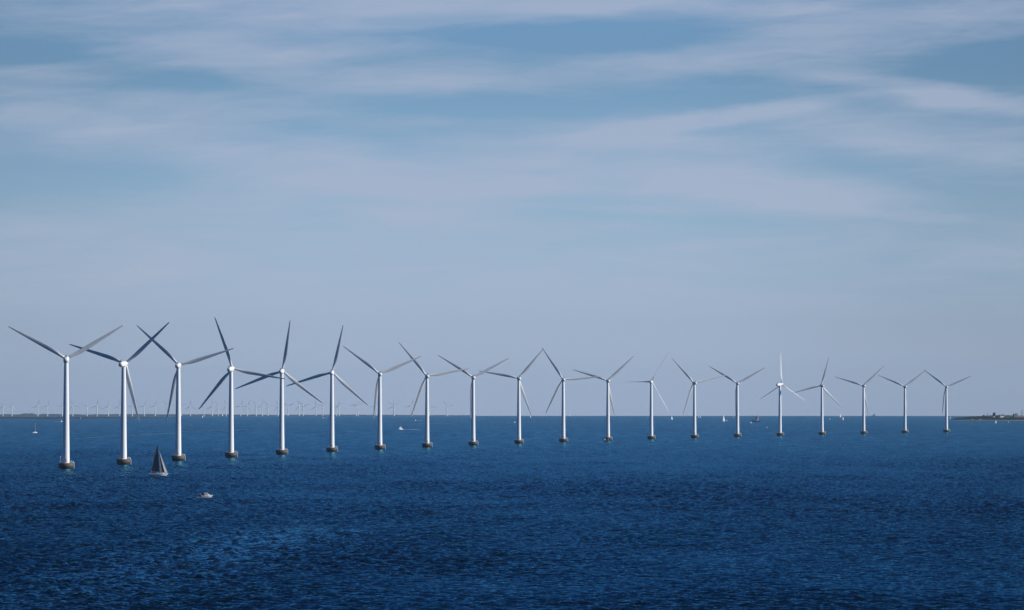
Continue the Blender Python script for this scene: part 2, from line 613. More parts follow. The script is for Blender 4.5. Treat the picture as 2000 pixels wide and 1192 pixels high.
def sea_mat():
    m = bpy.data.materials.new('sea_water')
    m.use_nodes = True
    t = NT(m.node_tree)
    t.n.clear()
    o = t.add('ShaderNodeOutputMaterial')
    g = t.add('ShaderNodeNewGeometry')
    pos = g.outputs['Position']
    s = t.add('ShaderNodeSeparateXYZ')
    t.l.new(pos, s.inputs[0])
    rad = t.vmath('LENGTH', pos)
    n = t.add('ShaderNodeVectorMath', operation='LENGTH')
    t.l.new(pos, n.inputs[0])
    rad = n.outputs['Value']
    far = t.rng(rad, 1700.0, 5400.0, 0.0, 1.0)      # beyond here the swell is too fine to be modelled
    fine = t.noise(t.vmath('MULTIPLY', pos, (1.25, 0.55, 0.0)), 1.0, 4.0, 0.65)
    broad = t.noise(t.vmath('MULTIPLY', pos, (0.10, 0.018, 0.0)), 1.0, 5.0, 0.6)
    sl = t.vmath('MULTIPLY', t.vmath('SUBTRACT', fine.outputs['Color'], (.5, .5, .5)), (0.42, 0.42, 0.0))
    sl2 = t.vmath('MULTIPLY', t.vmath('SUBTRACT', broad.outputs['Color'], (.5, .5, .5)), (0.25, 0.25, 0.0))
    sl = t.vmath('ADD', sl, t.vmath('SCALE', sl2, scale=far))
    at = t.add('ShaderNodeAttribute', attribute_name='paw')
    lean = t.comb(0.0, t.math('ADD', t.rng(far, 0, 1, -0.075, -0.085), t.math('MULTIPLY', at.outputs['Fac'], 0.13)), 0.0)
    nn = t.vmath('NORMALIZE', t.vmath('ADD', t.vmath('ADD', g.outputs['Normal'], sl), lean))
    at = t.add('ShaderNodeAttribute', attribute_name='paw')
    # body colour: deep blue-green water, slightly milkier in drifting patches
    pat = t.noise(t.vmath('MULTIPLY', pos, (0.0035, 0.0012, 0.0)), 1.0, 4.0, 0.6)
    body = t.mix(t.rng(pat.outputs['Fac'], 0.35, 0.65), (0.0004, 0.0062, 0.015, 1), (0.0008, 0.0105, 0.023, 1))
    # bright glints of the foreground patch, painted into the water's body colour
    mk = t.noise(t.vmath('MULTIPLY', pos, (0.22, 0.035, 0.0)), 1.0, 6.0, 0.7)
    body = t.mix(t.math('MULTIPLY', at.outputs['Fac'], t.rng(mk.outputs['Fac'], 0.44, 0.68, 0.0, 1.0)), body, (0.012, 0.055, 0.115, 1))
    dif = t.add('ShaderNodeBsdfDiffuse')
    t.l.new(body, dif.inputs['Color'])
    t.l.new(nn, dif.inputs['Normal'])
    gl = t.add('ShaderNodeBsdfGlossy')
    gl.inputs['Color'].default_value = (0.195, 0.535, 0.715, 1)
    gl.inputs['Roughness'].default_value = 0.07
    t.l.new(nn, gl.inputs['Normal'])
    fr = t.add('ShaderNodeFresnel')
    fr.inputs['IOR'].default_value = 1.33
    t.l.new(nn, fr.inputs['Normal'])
    mx = t.add('ShaderNodeMixShader')
    t.l.new(fr.outputs[0], mx.inputs[0])
    t.l.new(dif.outputs[0], mx.inputs[1])
    t.l.new(gl.outputs[0], mx.inputs[2])
    t.l.new(mx.outputs[0], o.inputs['Surface'])
    return m


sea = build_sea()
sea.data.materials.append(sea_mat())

# ------------------------------------------------------------------ haze: the clear-day sea air
hz = MB().box((0, 0, 112), (63000, 63000, 376)).build('haze', None)
hz['kind'] = 'stuff'
hm = bpy.data.materials.new('sea_haze')
hm.use_nodes = True
hn = hm.node_tree
hn.nodes.clear()
ho = hn.nodes.new('ShaderNodeOutputMaterial')
hv = hn.nodes.new('ShaderNodeVolumePrincipled')
hv.inputs['Color'].default_value = (0.50, 0.80, 1.0, 1)
hv.inputs['Density'].default_value = 1.6e-5
hv.inputs['Anisotropy'].default_value = 0.0
hn.links.new(hv.outputs[0], ho.inputs['Volume'])
hz.data.materials.append(hm)
#@@REST
# ------------------------------------------------------------------ wind turbines
def blade_mesh(L=38.2, r0=1.2):
    """blade along +Z, rotor plane XZ, leading edge towards -X, wind side +Y"""
    st = [(0.0, 1.75, 1.0, 14), (1.6, 1.75, 1.0, 14), (3.6, 2.0, .80, 14), (6.2, 2.5, .50, 13), (9.0, 2.85, .34, 11.5), (12, 2.85, .26, 9.5),
          (16, 2.6, .21, 7), (20, 2.3, .19, 4.5), (24, 1.98, .18, 3), (28, 1.65, .17, 2), (31.5, 1.35, .165, 1.2), (34.5, 1.05, .16, .6),
          (36.6, .80, .16, .2), (37.7, .55, .16, 0), (L, .16, .2, 0)]
    n = 20
    rings = []
    for z, ch, th, tw in st:
        ch *= .92
        tw = math.radians(tw + 1.5)
        ring = []
        blend = max(0.0, min(1.0, (1.0 - th) / .55))
        for i in range(n):
            q = 2 * math.pi * i / n
            ex, ey = math.cos(q), math.sin(q)
            # aerofoil: chord coordinate 0 (nose) .. 1 (tail)
            c = .5 - .5 * ex
            tail = 1 - c
            half = (math.sqrt(max(tail, 0)) * (1 - tail) ** 0.9 * 1.48) if 0 < tail < 1 else 0
            ax = (c - .68) * -1          # nose at -, tail at +
            xa = (tail - .32) * ch
            ya = (1 if ey >= 0 else -1) * half * th * ch * .68
            xc, yc = -ex * ch * .5 * -1, ey * ch * .5 * th
            x = xc * (1 - blend) + xa * blend
            y = yc * (1 - blend) + ya * blend
            ring.append((x * math.cos(tw) + y * math.sin(tw), -x * math.sin(tw) + y * math.cos(tw) + (z / L) ** 2 * 0.9, r0 + z))
        rings.append(ring)
    mb = MB().loft(rings)
    return mb


TILT = math.radians(5)


def nacelle_mb():
    """rounded housing along Y (front +Y), sits on the tower top"""
    rings = []
    prof = [(-7.3, .15), (-7.2, .62), (-6.9, 1.08), (-6.3, 1.46), (-5.4, 1.6), (-4.0, 1.70), (-1.0, 1.76), (1.2, 1.74), (2.0, 1.64), (2.45, 1.45)]
    for y, r in prof:
        ring = []
        for i in range(24):
            q = 2 * math.pi * i / 24
            cx, cz = math.cos(q), math.sin(q)
            k = (abs(cx) ** 3.0 + abs(cz) ** 3.0) ** (-1 / 3.0)
            ring.append((cx * k * r * .96, y, cz * k * r + .05))
        rings.append(ring)
    return MB().loft(rings)


def make_turbine():
    t = thing('wind_turbine', (0, 0, 0), 'x', 'wind turbine')
    # concrete foundation: a bowl shaped ice cone with a flat working deck
    f = MB().lathe([(3.3, -4), (3.55, -.4), (3.75, .2), (4.15, .85), (4.45, 1.5), (4.5, 2.3), (4.42, 3.0), (4.2, 3.42), (4.05, 3.5), (2.0, 3.52)], 56)
    fo = auto_smooth(f.build('foundation', M['concrete'], t), 50)
    rail = MB()
    N = 18
    for i in range(N):
        q = 2 * math.pi * i / N
        p = Vector((4.0 * math.cos(q), 4.0 * math.sin(q), 3.5))
        rail.tube(p, p + Vector((0, 0, 1.1)), .035, n=5)
        q2 = 2 * math.pi * (i + 1) / N
        p2 = Vector((4.0 * math.cos(q2), 4.0 * math.sin(q2), 3.5))
        for h in (.55, 1.08):
            rail.tube(p + Vector((0, 0, h)), p2 + Vector((0, 0, h)), .03, n=5)
    rail.build('railing', M['steel'], fo)
    ld = MB()
    for dyy in (-.45, .45):
        ld.tube((4.75, dyy - .6, -1.5), (4.75, dyy - .6, 3.6), .13, n=8)
        ld.tube((4.75, dyy - .6, 3.5), (4.1, dyy - .6, 4.4), .08, n=6)
    for k in range(12):
        ld.tube((4.75, -1.05, -.8 + k * .38), (4.75, -.15, -.8 + k * .38), .045, n=5)
    ld.build('boat_ladder', M['white'], fo)
    MB().box((3.05, 1.0, 4.15), (1.0, 1.6, 1.25), .08).build('switch_cabinet', M['concrete_plain'], fo)
    # tubular tower with two bolted flange joints
    pr = [(2.35, 3.5), (2.35, 3.62), (2.12, 3.7), (2.1, 6)]
    for z in np.linspace(8, 62.2, 14):
        pr.append((2.1 - (z - 6) / 56.2 * .78, float(z)))
    MB().lathe(pr, 56).build('tower', M['tower'], t)
    auto_smooth(t.children[-1], 30)
    tw = t.children[-1]
    d = MB().box((0, -2.16, 5.1), (.9, .16, 2.1), .05)
    d.build('door', M['steel'], tw)
    tilt = Matrix.Translation((0, 0, 64)) @ Matrix.Rotation(TILT, 4, 'X')
    na = nacelle_mb().build('nacelle', M['nacelle'], t)
    auto_smooth(na, 40)
    na.matrix_local = tilt
    yr = MB().lathe([(1.36, -2.0), (1.62, -1.75), (1.62, -1.3), (1.3, -1.1)], 32).build('yaw_ring', M['nacelle'], na, True)
    cool = MB().box((0, -5.9, 2.15), (.5, .55, 1.35), .05)
    cool.build('oil_cooler', M['dark'], na)
    ms = MB().tube((.55, -6.1, 1.3), (.55, -6.1, 3.3), .05, n=6)
    ms.tube((.2, -6.1, 3.2), (.9, -6.1, 3.2), .035, n=5)
    for s in (.2, .9):
        ms.lathe([(.02, 0), (.11, .05), (.11, .22), (.02, .28)], 8, c=(s, -6.1, 3.2))
    ms.build('wind_vane_mast', M['steel'], na)
    hub = MB().lathe([(1.3, -1.55), (1.48, -1.2), (1.56, -.4), (1.54, .4), (1.38, 1.2), (1.1, 1.8), (.6, 2.2), (.12, 2.35)], 32, axis='Y')
    ho_ = hub.build('rotor_hub', M['nacelle'], t, True)
    ho_.matrix_local = tilt @ Matrix.Translation((0, 4.2, 0))
    bm = blade_mesh().build('blade', M['blade'], t, True)
    for k in range(2):
        c = bm.copy()
        COL.objects.link(c)
        c.parent = t
    return t


def pose_turbine(t, x, y, hub_h, roll, yaw, pitch=0):
    """yaw: how far the rotor axis is turned from the line of sight"""
    z = sea_z(x, y)
    th = math.atan2(x, y) + math.radians(yaw)
    t.location = (x, y, z)
    t.rotation_euler = (0, 0, -th)
    k = 0
    for c in t.children:
        nm = c.name.split('.')[0]
        top = Matrix.Translation((0, 0, hub_h)) @ Matrix.Rotation(TILT, 4, 'X')
        if nm == 'tower':
            c.scale = (1, 1, (hub_h - 1.8 - 3.5) / (62.2 - 3.5))
            c.location.z = 3.5 - 3.5 * c.scale.z
        elif nm == 'nacelle':
            c.matrix_local = top
        elif nm == 'rotor_hub':
            c.matrix_local = top @ Matrix.Translation((0, 4.2, 0))
        elif nm == 'foundation':
            c.rotation_euler = (0, 0, th - math.atan2(x, y))
        elif nm == 'blade':
            c.matrix_local = top @ Matrix.Translation((0, 4.2, 0)) @ Matrix.Rotation(math.radians(roll + 120 * k), 4, 'Y') @ Matrix.Rotation(math.radians(-pitch), 4, 'Z')
            k += 1


ROW = [
    (-263.7, 2329.5, 64.8, 59, 2, 'nearest leftmost turbine, two blades raised in a wide V, thin lamp post on its base'),
    (-246.2, 2496.6, 63.8, 48, 17, 'second large turbine from the left, nacelle rear showing, one blade hanging right of its tower'),
    (-225.8, 2664.6, 64.5, 73, 7, 'third large turbine from the left, standing just behind the dark sailed sloop'),
    (-202.1, 2833.4, 63.6, 101, 14, 'fourth turbine from the left, above the motor cruiser, its upper blade reaching highest'),
    (-175.6, 3002.8, 63.4, 9, 7, 'fifth turbine from the left, upper blade almost upright, lower blades crossing both neighbours'),
    (-145.1, 3172.6, 63.8, 13, 4, 'sixth turbine from the left, upper blade leaning slightly right, lower right blade reaching far down'),
    (-112.2, 3342.7, 63.9, 67, -4, 'turbine just left of the white speedboat, one blade hanging close beside its tower'),
    (-75.8, 3513.0, 63.4, 80, -6, 'turbine just right of the white speedboat and its wake, one blade steep up left'),
    (-36.3, 3683.2, 63.4, 62, -6, 'turbine at mid row with a wide V of blades, third blade hidden behind its tower'),
    (6.7, 3853.3, 63.7, 40, -6, 'left turbine of the pair whose blade tips meet in a peak at mid row'),
    (52.4, 4023.0, 63.7, 86, -6, 'right turbine of the pair whose blade tips meet in a peak at mid row'),
    (102.1, 4192.2, 63.5, 47, -8, 'turbine with a small navy work boat beside its concrete base'),
    (154.2, 4360.7, 63.2, 29, 4, 'turbine with one blade pointing level to the left, next right of the work boat'),
    (209.8, 4528.3, 63.1, 77, -14, 'turbine just left of the tall cream sails, upper left blade steep'),
    (268.7, 4695.0, 63.5, 61, -8, 'turbine between the tall cream sails and the dark ship, blades in a V'),
    (330.7, 4860.5, 63.0, 0, 34, 'turbine turned sideways with one bright blade straight up, right of the dark ship'),
    (395.4, 5024.8, 62.4, 15, -14, 'turbine just left of the white and reddish paired sails, upper blade leaning right'),
    (463.1, 5187.5, 63.1, 47, -12, 'turbine just right of the white and reddish paired sails, beside the far ship'),
    (533.6, 5348.6, 62.8, 53, -12, 'second turbine from the right end, blade tip meeting that of the rightmost one'),
    (607.5, 5507.9, 63.3, 67, -8, 'rightmost and farthest turbine of the row, next to the low wooded shore'),
]
first = make_turbine()
for i, (x, y, hh, roll, yaw, lab) in enumerate(ROW):
    t = first if i == 0 else copy_tree(first)
    pose_turbine(t, x, y, hh, roll, yaw, {12: 82, 15: 80}.get(i, 0))
    tag(t, lab, 'wind turbine', 'white turbines of the offshore row')
# lamp post on the nearest foundation
for c in first.children:
    if c.name.startswith('foundation'):
        lp = MB().tube((-3.3, -1.6, 3.4), (-3.3, -1.6, 7.0), .06, n=6)
        lp.lathe([(.02, 0), (.2, .06), (.22, .35), (.05, .5)], 10, c=(-3.3, -1.6, 6.9))
        lp.build('lamp_post', M['white'], c)

# ------------------------------------------------------------------ the faint wind farm on the horizon
FAR = [(5.7, -16), (23.3, 12), (73.7, 11), (92.7, 17), (121.5, 25), (142, -22), (169.7, 48), (189.4, 8), (211.6, 1), (233.5, 5), (258.3, 5),
       (281.6, 18), (302.9, 12), (327.4, -40), (354, -55), (371.8, 0), (398, 8), (414.3, -3), (426.2, -33), (441.6, -20), (469.9, 18), (483, 25),
       (500.3, -38), (512.4, 8), (523.2, -35), (542.7, -25), (561.9, 65), (584.3, -20), (592.3, -45), (617, -10), (630.3, 40), (657.2, 65),
       (662.4, 0), (695.9, 35), (699.4, 50), (734.2, 20), (768.5, 0), (769.6, 60), (803.7, 15), (838.3, -15), (873.7, -40)]


def make_far():
    t = thing('wind_turbine', (0, 0, 0), 'x', 'wind turbine')
    pr = [(3.2, -3), (3.2, 2.5), (2.1, 2.6)] + [(2.1 - .7 * k / 6, 2.6 + 47.6 * k / 6) for k in range(1, 7)]
    auto_smooth(MB().lathe(pr, 20).build('tower', M['tower'], t), 40)
    na = nacelle_mb().build('nacelle', M['nacelle'], t, True)
    na.matrix_local = Matrix.Translation((0, 0, 52))
    hb = MB().lathe([(1.3, -1.5), (1.8, -.4), (1.5, 1.2), (.6, 2.2), (.12, 2.4)], 16, axis='Y').build('rotor_hub', M['nacelle'], t, True)
    hb.matrix_local = Matrix.Translation((0, 4.2, 52))
    bl = bpy.data.objects.new('blade', bpy.data.meshes['blade'])
    COL.objects.link(bl)
    bl.parent = t
    for k in range(2):
        c = bl.copy()
        COL.objects.link(c)
        c.parent = t
    return t


EDGES = [(-1, 'left of the leftmost large turbine')] + [(r[0] / r[1] * FPX + 1000, None) for r in ROW[:9]]
NAMES = ['the leftmost large turbine', 'the second large turbine', 'the turbine behind the sloop', 'the large turbine above the motor cruiser',
         'the fifth large turbine', 'the sixth large turbine', 'the turbine left of the speedboat', 'the turbine right of the speedboat', 'the middle turbine of the row']
ORD = ['first', 'second', 'third', 'fourth', 'fifth', 'sixth', 'seventh', 'eighth']
rnd = random.Random(4)
far0 = make_far()
counts = {}
for i, (px, roll) in enumerate(FAR):
    t = far0 if i == 0 else copy_tree(far0)
    d = 19300 + 1500 * min(px / 700, 1) + rnd.uniform(-350, 350)
    p = at_dist(px, d)
    t.location = p
    th = math.atan2(p.x, p.y) + math.radians(rnd.uniform(-10, 14))
    t.rotation_euler = (0, 0, -th)
    sc = rnd.uniform(.97, 1.03) * d / 20000
    t.scale = (sc, sc, sc)
    k = 0
    for c in t.children:
        if c.name.startswith('blade'):
            c.matrix_local = Matrix.Translation((0, 4.2, 52)) @ Matrix.Rotation(math.radians(roll + 120 * k), 4, 'Y') @ Matrix.Diagonal((.85, .85, .92, 1))
            k += 1
    gap = sum(1 for r in ROW[:9] if r[0] / r[1] * FPX + 1000 < px)
    counts.setdefault(gap, []).append(t)
for gap, ts in counts.items():
    for k, t in enumerate(ts):
        nb = NAMES[gap - 1] if gap else None
        if gap == 0:
            lab = 'faint far turbine on the horizon, %s from the left picture edge' % ORD[k]
        else:
            lab = 'faint horizon turbine, %s right of %s' % (ORD[k], nb)
        tag(t, lab, 'wind turbine', 'faint turbines of the far wind farm')

# ------------------------------------------------------------------ land
def strip_land(name, mat, pts, depth, kind='structure', seed=1, rough=.3, label=None, cat=None):
    """low land as a heightfield strip: pts = (px, distance of the front, height)"""
    r_ = random.Random(seed)
    xs = [p[0] for p in pts]
    n = max(30, int((xs[-1] - xs[0]) / 1.6))
    prof = [(0, 0), (.04, .35), (.12, .7), (.3, 1.0), (.6, 1.0), (.85, .8), (1.0, 0)]
    rows = []
    walk = 0
    for i in range(n + 1):
        px = xs[0] + (xs[-1] - xs[0]) * i / n
        j = max(k for k in range(len(xs)) if xs[k] <= px + 1e-6)
        j = min(j, len(xs) - 2)
        f = (px - xs[j]) / (xs[j + 1] - xs[j])
        f = f * f * (3 - 2 * f)
        d = pts[j][1] * (1 - f) + pts[j + 1][1] * f
        h = pts[j][2] * (1 - f) + pts[j + 1][2] * f
        walk = walk * .82 + r_.uniform(-1, 1) * rough
        row = []
        for (t, q) in prof:
            dd = d + depth * t * min(1, .12 + h / max(p[2] for p in pts))
            p = at_dist(px, dd)
            hh = -1.0 if t in (0, 1.0) else max(h * q * (1 + walk * .5 + r_.uniform(-.5, .5) * rough), .1)
            row.append((p.x, p.y, p.z + hh))
        rows.append(row)
    m = len(prof)
    v = [p for r in rows for p in r]
    f = [(i * m + k, (i + 1) * m + k, (i + 1) * m + k + 1, i * m + k + 1) for i in range(n) for k in range(m - 1)]
    o = mesh_obj(name, v, f, mat)
    o['kind'] = kind
    if label:
        o['label'] = label
    if cat:
        o['category'] = cat
    return o


strip_land('hills', M['coast'], [(-260, 26500, 14), (0, 26500, 11), (38, 26500, 12), (46, 26500, 19), (62, 26500, 18), (70, 26500, 11), (95, 26500, 14),
                                 (150, 26500, 11), (210, 26500, 12), (300, 26500, 13), (420, 26500, 10), (520, 26500, 8), (680, 26500, 9), (800, 26500, 6), (930, 26500, 4.5)],
           1200, seed=3, rough=.16)
strip_land('island', M['marsh'], [(-260, 12000, 2.6), (0, 12300, 2.6), (90, 12200, 2.4), (160, 12600, 2.2), (240, 12800, 1.8), (300, 13000, 1.4), (348, 13100, .5)],
           2600, seed=5, rough=.12)
strip_land('shore', M['beach'], [(1852, 10550, .5), (1880, 10500, 1.3), (1950, 10300, 1.6), (2100, 10150, 1.8), (2320, 10100, 1.8)], 420, seed=6, rough=.08)
strip_land('woodland', M['wood'], [(1856, 10800, 1.5), (1872, 10760, 6.0), (1888, 10720, 8.6), (1905, 10700, 9.4), (1920, 10700, 9.6), (1933, 10680, 8.8), (1946, 10650, 8.3), (1962, 10640, 7.6),
                                   (1985, 10620, 7.3), (2010, 10600, 7.2), (2320, 10600, 8)], 500, 'stuff', 7, .13,
           'dark green coastal wood behind the pale shore on the right', 'wood')
strip_land('far_shore', M['coast'], [(1890, 14500, 3), (1945, 14500, 8), (1958, 14500, 8), (1990, 14500, 7), (2030, 14500, 7), (2320, 14500, 9)], 600, seed=8, rough=.12)

# a tree clump and a pale house out on the salt marsh
p = at_dist(114.3, 12700)
tr = thing('tree', p, 'lone dark tree clump on the flat salt marsh island, left of the leftmost tower', 'tree')
tk = MB()
tk.tube((0, 0, 0), (0.2, 0, 2.6), .35, .22, 8).tube((.1, 0, 2.2), (1.4, .3, 4.0), .18, .08, 6).tube((.1, 0, 2.4), (-1.2, -.2, 4.2), .18, .08, 6)
tk.build('trunk', M['teak'], tr)
cr = MB()
for k in range(420):
    a, b_, r = rnd.uniform(0, 6.28), rnd.uniform(-1, 1), rnd.random() ** .4
    c = Vector((math.cos(a) * math.sqrt(1 - b_ * b_) * r * 3.4, math.sin(a) * math.sqrt(1 - b_ * b_) * r * 3.0, 4.3 + b_ * r * 2.2))
    u1 = Vector((rnd.uniform(-1, 1), rnd.uniform(-1, 1), rnd.uniform(-1, 1))).normalized() * .55
    u2 = u1.orthogonal().normalized() * .4
    cr.add([c - u1, c + u2, c + u1, c - u2], [(0, 1, 2, 3)])
cr.build('crown', M['wood'], tr)


def building(px, d, wpx, z0py, z1py, depth, wall, roof, label, name='building', windows=0, kind='flat', cat='building', wmat='glass'):
    """a building standing between two picture heights at a distance"""
    s = mpp(d)
    p = at_dist(px, d)
    zb, zt = p.z - .5, z_at(z1py, d)
    wd = wpx * s
    t = thing(name, (p.x, p.y, zb), label, cat, rz=-math.atan2(p.x, p.y) + (.75 if wall is M['render'] else 0))
    if wall is M['render']:
        wd *= 1.1
    h = zt - zb
    rf = MB()
    if kind == 'gable':
        hw = h * .62
        MB().box((0, depth / 2, hw / 2), (wd, depth, hw), .12).build('wall', wall, t)
        v = [(-wd / 2 - .4, -.5, hw), (wd / 2 + .4, -.5, hw), (wd / 2 + .4, depth + .5, hw), (-wd / 2 - .4, depth + .5, hw),
             (-wd / 2 - .4, depth / 2, h), (wd / 2 + .4, depth / 2, h)]
        rf.add(v, [(0, 1, 5, 4), (2, 3, 4, 5), (1, 2, 5), (3, 0, 4), (3, 2, 1, 0)])
        top = hw
    else:
        MB().box((0, depth / 2, h * .48), (wd, depth, h * .96), .12).build('wall', wall, t)
        rf.box((0, depth / 2, h * .98), (wd + .5, depth + .5, h * .04 + .3), .08)
        rf.box((wd * .18, depth * .5, h + 1.0), (wd * .2, depth * .3, 1.8), .1)
        top = h * .94
    rf.build('roof', roof, t)
    if windows:
        nf = max(1, int(top / 3.2))
        for fl in range(min(nf, 7)):
            wb = MB()
            for k in range(windows):
                wb.box((-wd * .42 + wd * .84 * (k + .5) / windows, -.03, top * (fl + .5) / nf), (wd * .84 / windows * .6, .12, min(1.5, top / nf * .5)))
            wb.build('window_row', M[wmat], t)
    return t


building(158.2, 12650, 2.4, 820, 815.6, 5, M['render'], M['roofred'], 'tiny white house on the salt marsh island right of the leftmost tower', 'house', 2, 'gable', 'house')
building(299.5, 13150, 3.2, 819, 816.0, 5, M['render'], M['roofred'], 'low white house at the water edge of the island, left of a pair', 'house', 3, 'gable', 'house')
building(304.3, 13150, 2.6, 819, 816.2, 5, M['render'], M['roof'], 'low white house at the water edge of the island, right of a pair', 'house', 2, 'gable', 'house')
building(1921.2, 10900, 3.6, 816, 810.9, 9, M['greyblock'], M['roof'], 'small dark block at the left end of the shore skyline', windows=3)
ch = at_dist(1929.1, 10920)
t = thing('chimney', (ch.x, ch.y, ch.z), 'thin dark chimney between the dark block and the tall tower block', 'chimney')
MB().lathe([(1.1, 0), (1.0, 6), (.8, z_at(808.2, 10920) - ch.z)], 16).build('stack', M['brick'], t, False)
MB().lathe([(.95, 0), (1.0, .15), (1.0, .8), (.8, .9)], 16, c=(0, 0, z_at(808.2, 10920) - ch.z - .6)).build('cap', M['dark'], t)
building(1931.3, 11120, 2.0, 817, 814.2, 5, M['render'], M['roof'], 'tiny white hut below the thin chimney', 'house', 2, 'gable', 'house')
building(1941.6, 11250, 5.4, 815, 806.6, 10, M['greyblock'], M['roof'], 'tall dark tower block, tallest building on the right shore', windows=5)
building(1942.0, 11150, 4.6, 816, 813.7, 6, M['render'], M['roof'], 'low white building at the foot of the tall dark tower block', windows=4)
building(1950.2, 11400, 7.6, 816, 811.4, 14, M['greyblock'], M['roof'], 'long dark grey hall between the tower block and the white building', windows=5)
building(1957.6, 11160, 8.6, 816, 812.2, 9, M['render'], M['roof'], 'wide white building with dark roof on the right shore', windows=7)
building(1957.9, 11300, 5.6, 814, 810.2, 7, M['greyblock'], M['roof'], 'dark upper block behind the wide white building', windows=3)
for k, (px, lab) in enumerate([(1981.6, 'tall white silo, left of the three near the right edge'), (1984.5, 'tall white silo, middle of the three near the right edge'),
                               (1987.7, 'tall white silo, right of the three near the right edge')]):
    q = at_dist(px, 11200)
    t = thing('silo', q, lab, 'silo', 'white silos on the right shore')
    hh = z_at(808.1 + .5 * (k == 2), 11200) - q.z
    MB().lathe([(1.15, 0), (1.15, hh - .6)], 24).build('shell', M['render'], t)
    MB().lathe([(1.2, hh - .6), (1.2, hh - .3), (.2, hh + .25)], 24).build('roof', M['steel'], t)
building(1983.0, 11260, 9.4, 816, 808.4, 6, M['greyblock'], M['roof'], 'dark tall block standing behind the three white silos', windows=4)
for k, (px, ht, lab) in enumerate([(1994.6, 801.5, 'thin tall chimney near the right picture edge, left of two'), (1996.9, 800.8, 'thin tall chimney nearest the right picture edge, right of two')]):
    q = at_dist(px, 13500)
    t = thing('chimney', q, lab, 'chimney', 'twin chimneys near the right edge')
    hh = z_at(ht, 13500) - q.z
    MB().lathe([(1.3, 0), (1.0, hh * .5), (.75, hh)], 16).build('stack', M['concrete_plain'], t)
    MB().lathe([(.85, hh - 3), (.85, hh - 1)], 16).build('red_band', M['red'], t)
building(1996.5, 11200, 13, 818, 812.6, 16, M['brick'], M['roofred'], 'wide brown roofed hall at the right edge of the picture', 'hall', 6, 'gable', 'hall')
building(1900.2, 10580, 2.0, 821, 818.4, 5, M['render'], M['roofred'], 'small pale beach hut on the pale shore, left of two', 'hut', 2, 'gable', 'hut')
building(1915.4, 10560, 3.2, 821, 818.5, 5, M['render'], M['roofred'], 'small pale beach hut on the pale shore, right of two', 'hut', 2, 'gable', 'hut')

# ------------------------------------------------------------------ boats
def hull_mb(L, B, H, rake=.9, transom=.62, sheer=.25, n=15, draft=.5):
    """hull along +X (bow +X), waterline at z=0, closed deck"""
    rings = []
    for i in range(n):
        t = i / (n - 1)
        x = -L / 2 + L * t
        b = B / 2 * (transom + (1 - transom) * min(1, t / .35)) if t < .45 else B / 2 * max(.015, (1 - ((t - .45) / .55) ** 2.1))
        zt = H * (1 + sheer * (t - .3) ** 2 * 2)
        zb = -draft * (1 - .75 * max(0, (t - .6) / .4)) * (1 - .5 * max(0, (.2 - t) / .2))
        xr = lambda z: x - rake * max(0, (t - .55) / .45) ** 2 * (1 - (z - zb) / (zt - zb)) * 1.0
        ring = [(xr(zt), -b, zt), (xr(zt * .4), -b * .96, zt * .4), (xr(0), -b * .84, 0), (xr(zb), -b * .25, zb),
                (xr(zb), b * .25, zb), (xr(0), b * .84, 0), (xr(zt * .4), b * .96, zt * .4), (xr(zt), b, zt), (xr(zt), 0, zt + .04)]
        rings.append(ring)
    return MB().loft(rings)


def sail_obj(name, mat, parent, tack, clew, head, belly, n=10, th=.03, roach=0.0):
    """a triangular sail with camber and a little thickness"""
    tack, clew, head = Vector(tack), Vector(clew), Vector(head)
    nrm = (clew - tack).cross(head - tack).normalized()
    v, f = [], []
    for s in (1, -1):
        for i in range(n + 1):
            a = i / n
            l0 = tack.lerp(head, a)
            l1 = clew.lerp(head, a)
            l1 = l1 + (clew - tack).normalized() * roach * math.sin(math.pi * a)
            for j in range(n + 1):
                b = j / n
                p = l0.lerp(l1, b) + nrm * (belly * math.sin(math.pi * b ** .8) * (1 - a) ** .6 * (.35 + .65 * math.sin(math.pi * min(a + .25, 1))) + s * th / 2)
                v.append(p)
    m = n + 1
    o = m * m
    for i in range(n):
        for j in range(n):
            q = (i * m + j, i * m + j + 1, (i + 1) * m + j + 1, (i + 1) * m + j)
            f.append(q)
            f.append(tuple(o + k for k in reversed(q)))
    for i in range(n):
        f.append((i * m, (i + 1) * m, o + (i + 1) * m, o + i * m))
        f.append((i * m + n, o + i * m + n, o + (i + 1) * m + n, (i + 1) * m + n))
    for j in range(n):
        f.append((j, o + j, o + j + 1, j + 1))
    me = mesh_obj(name, v, f, mat, parent, True)
    auto_smooth(me, 40)
    return me


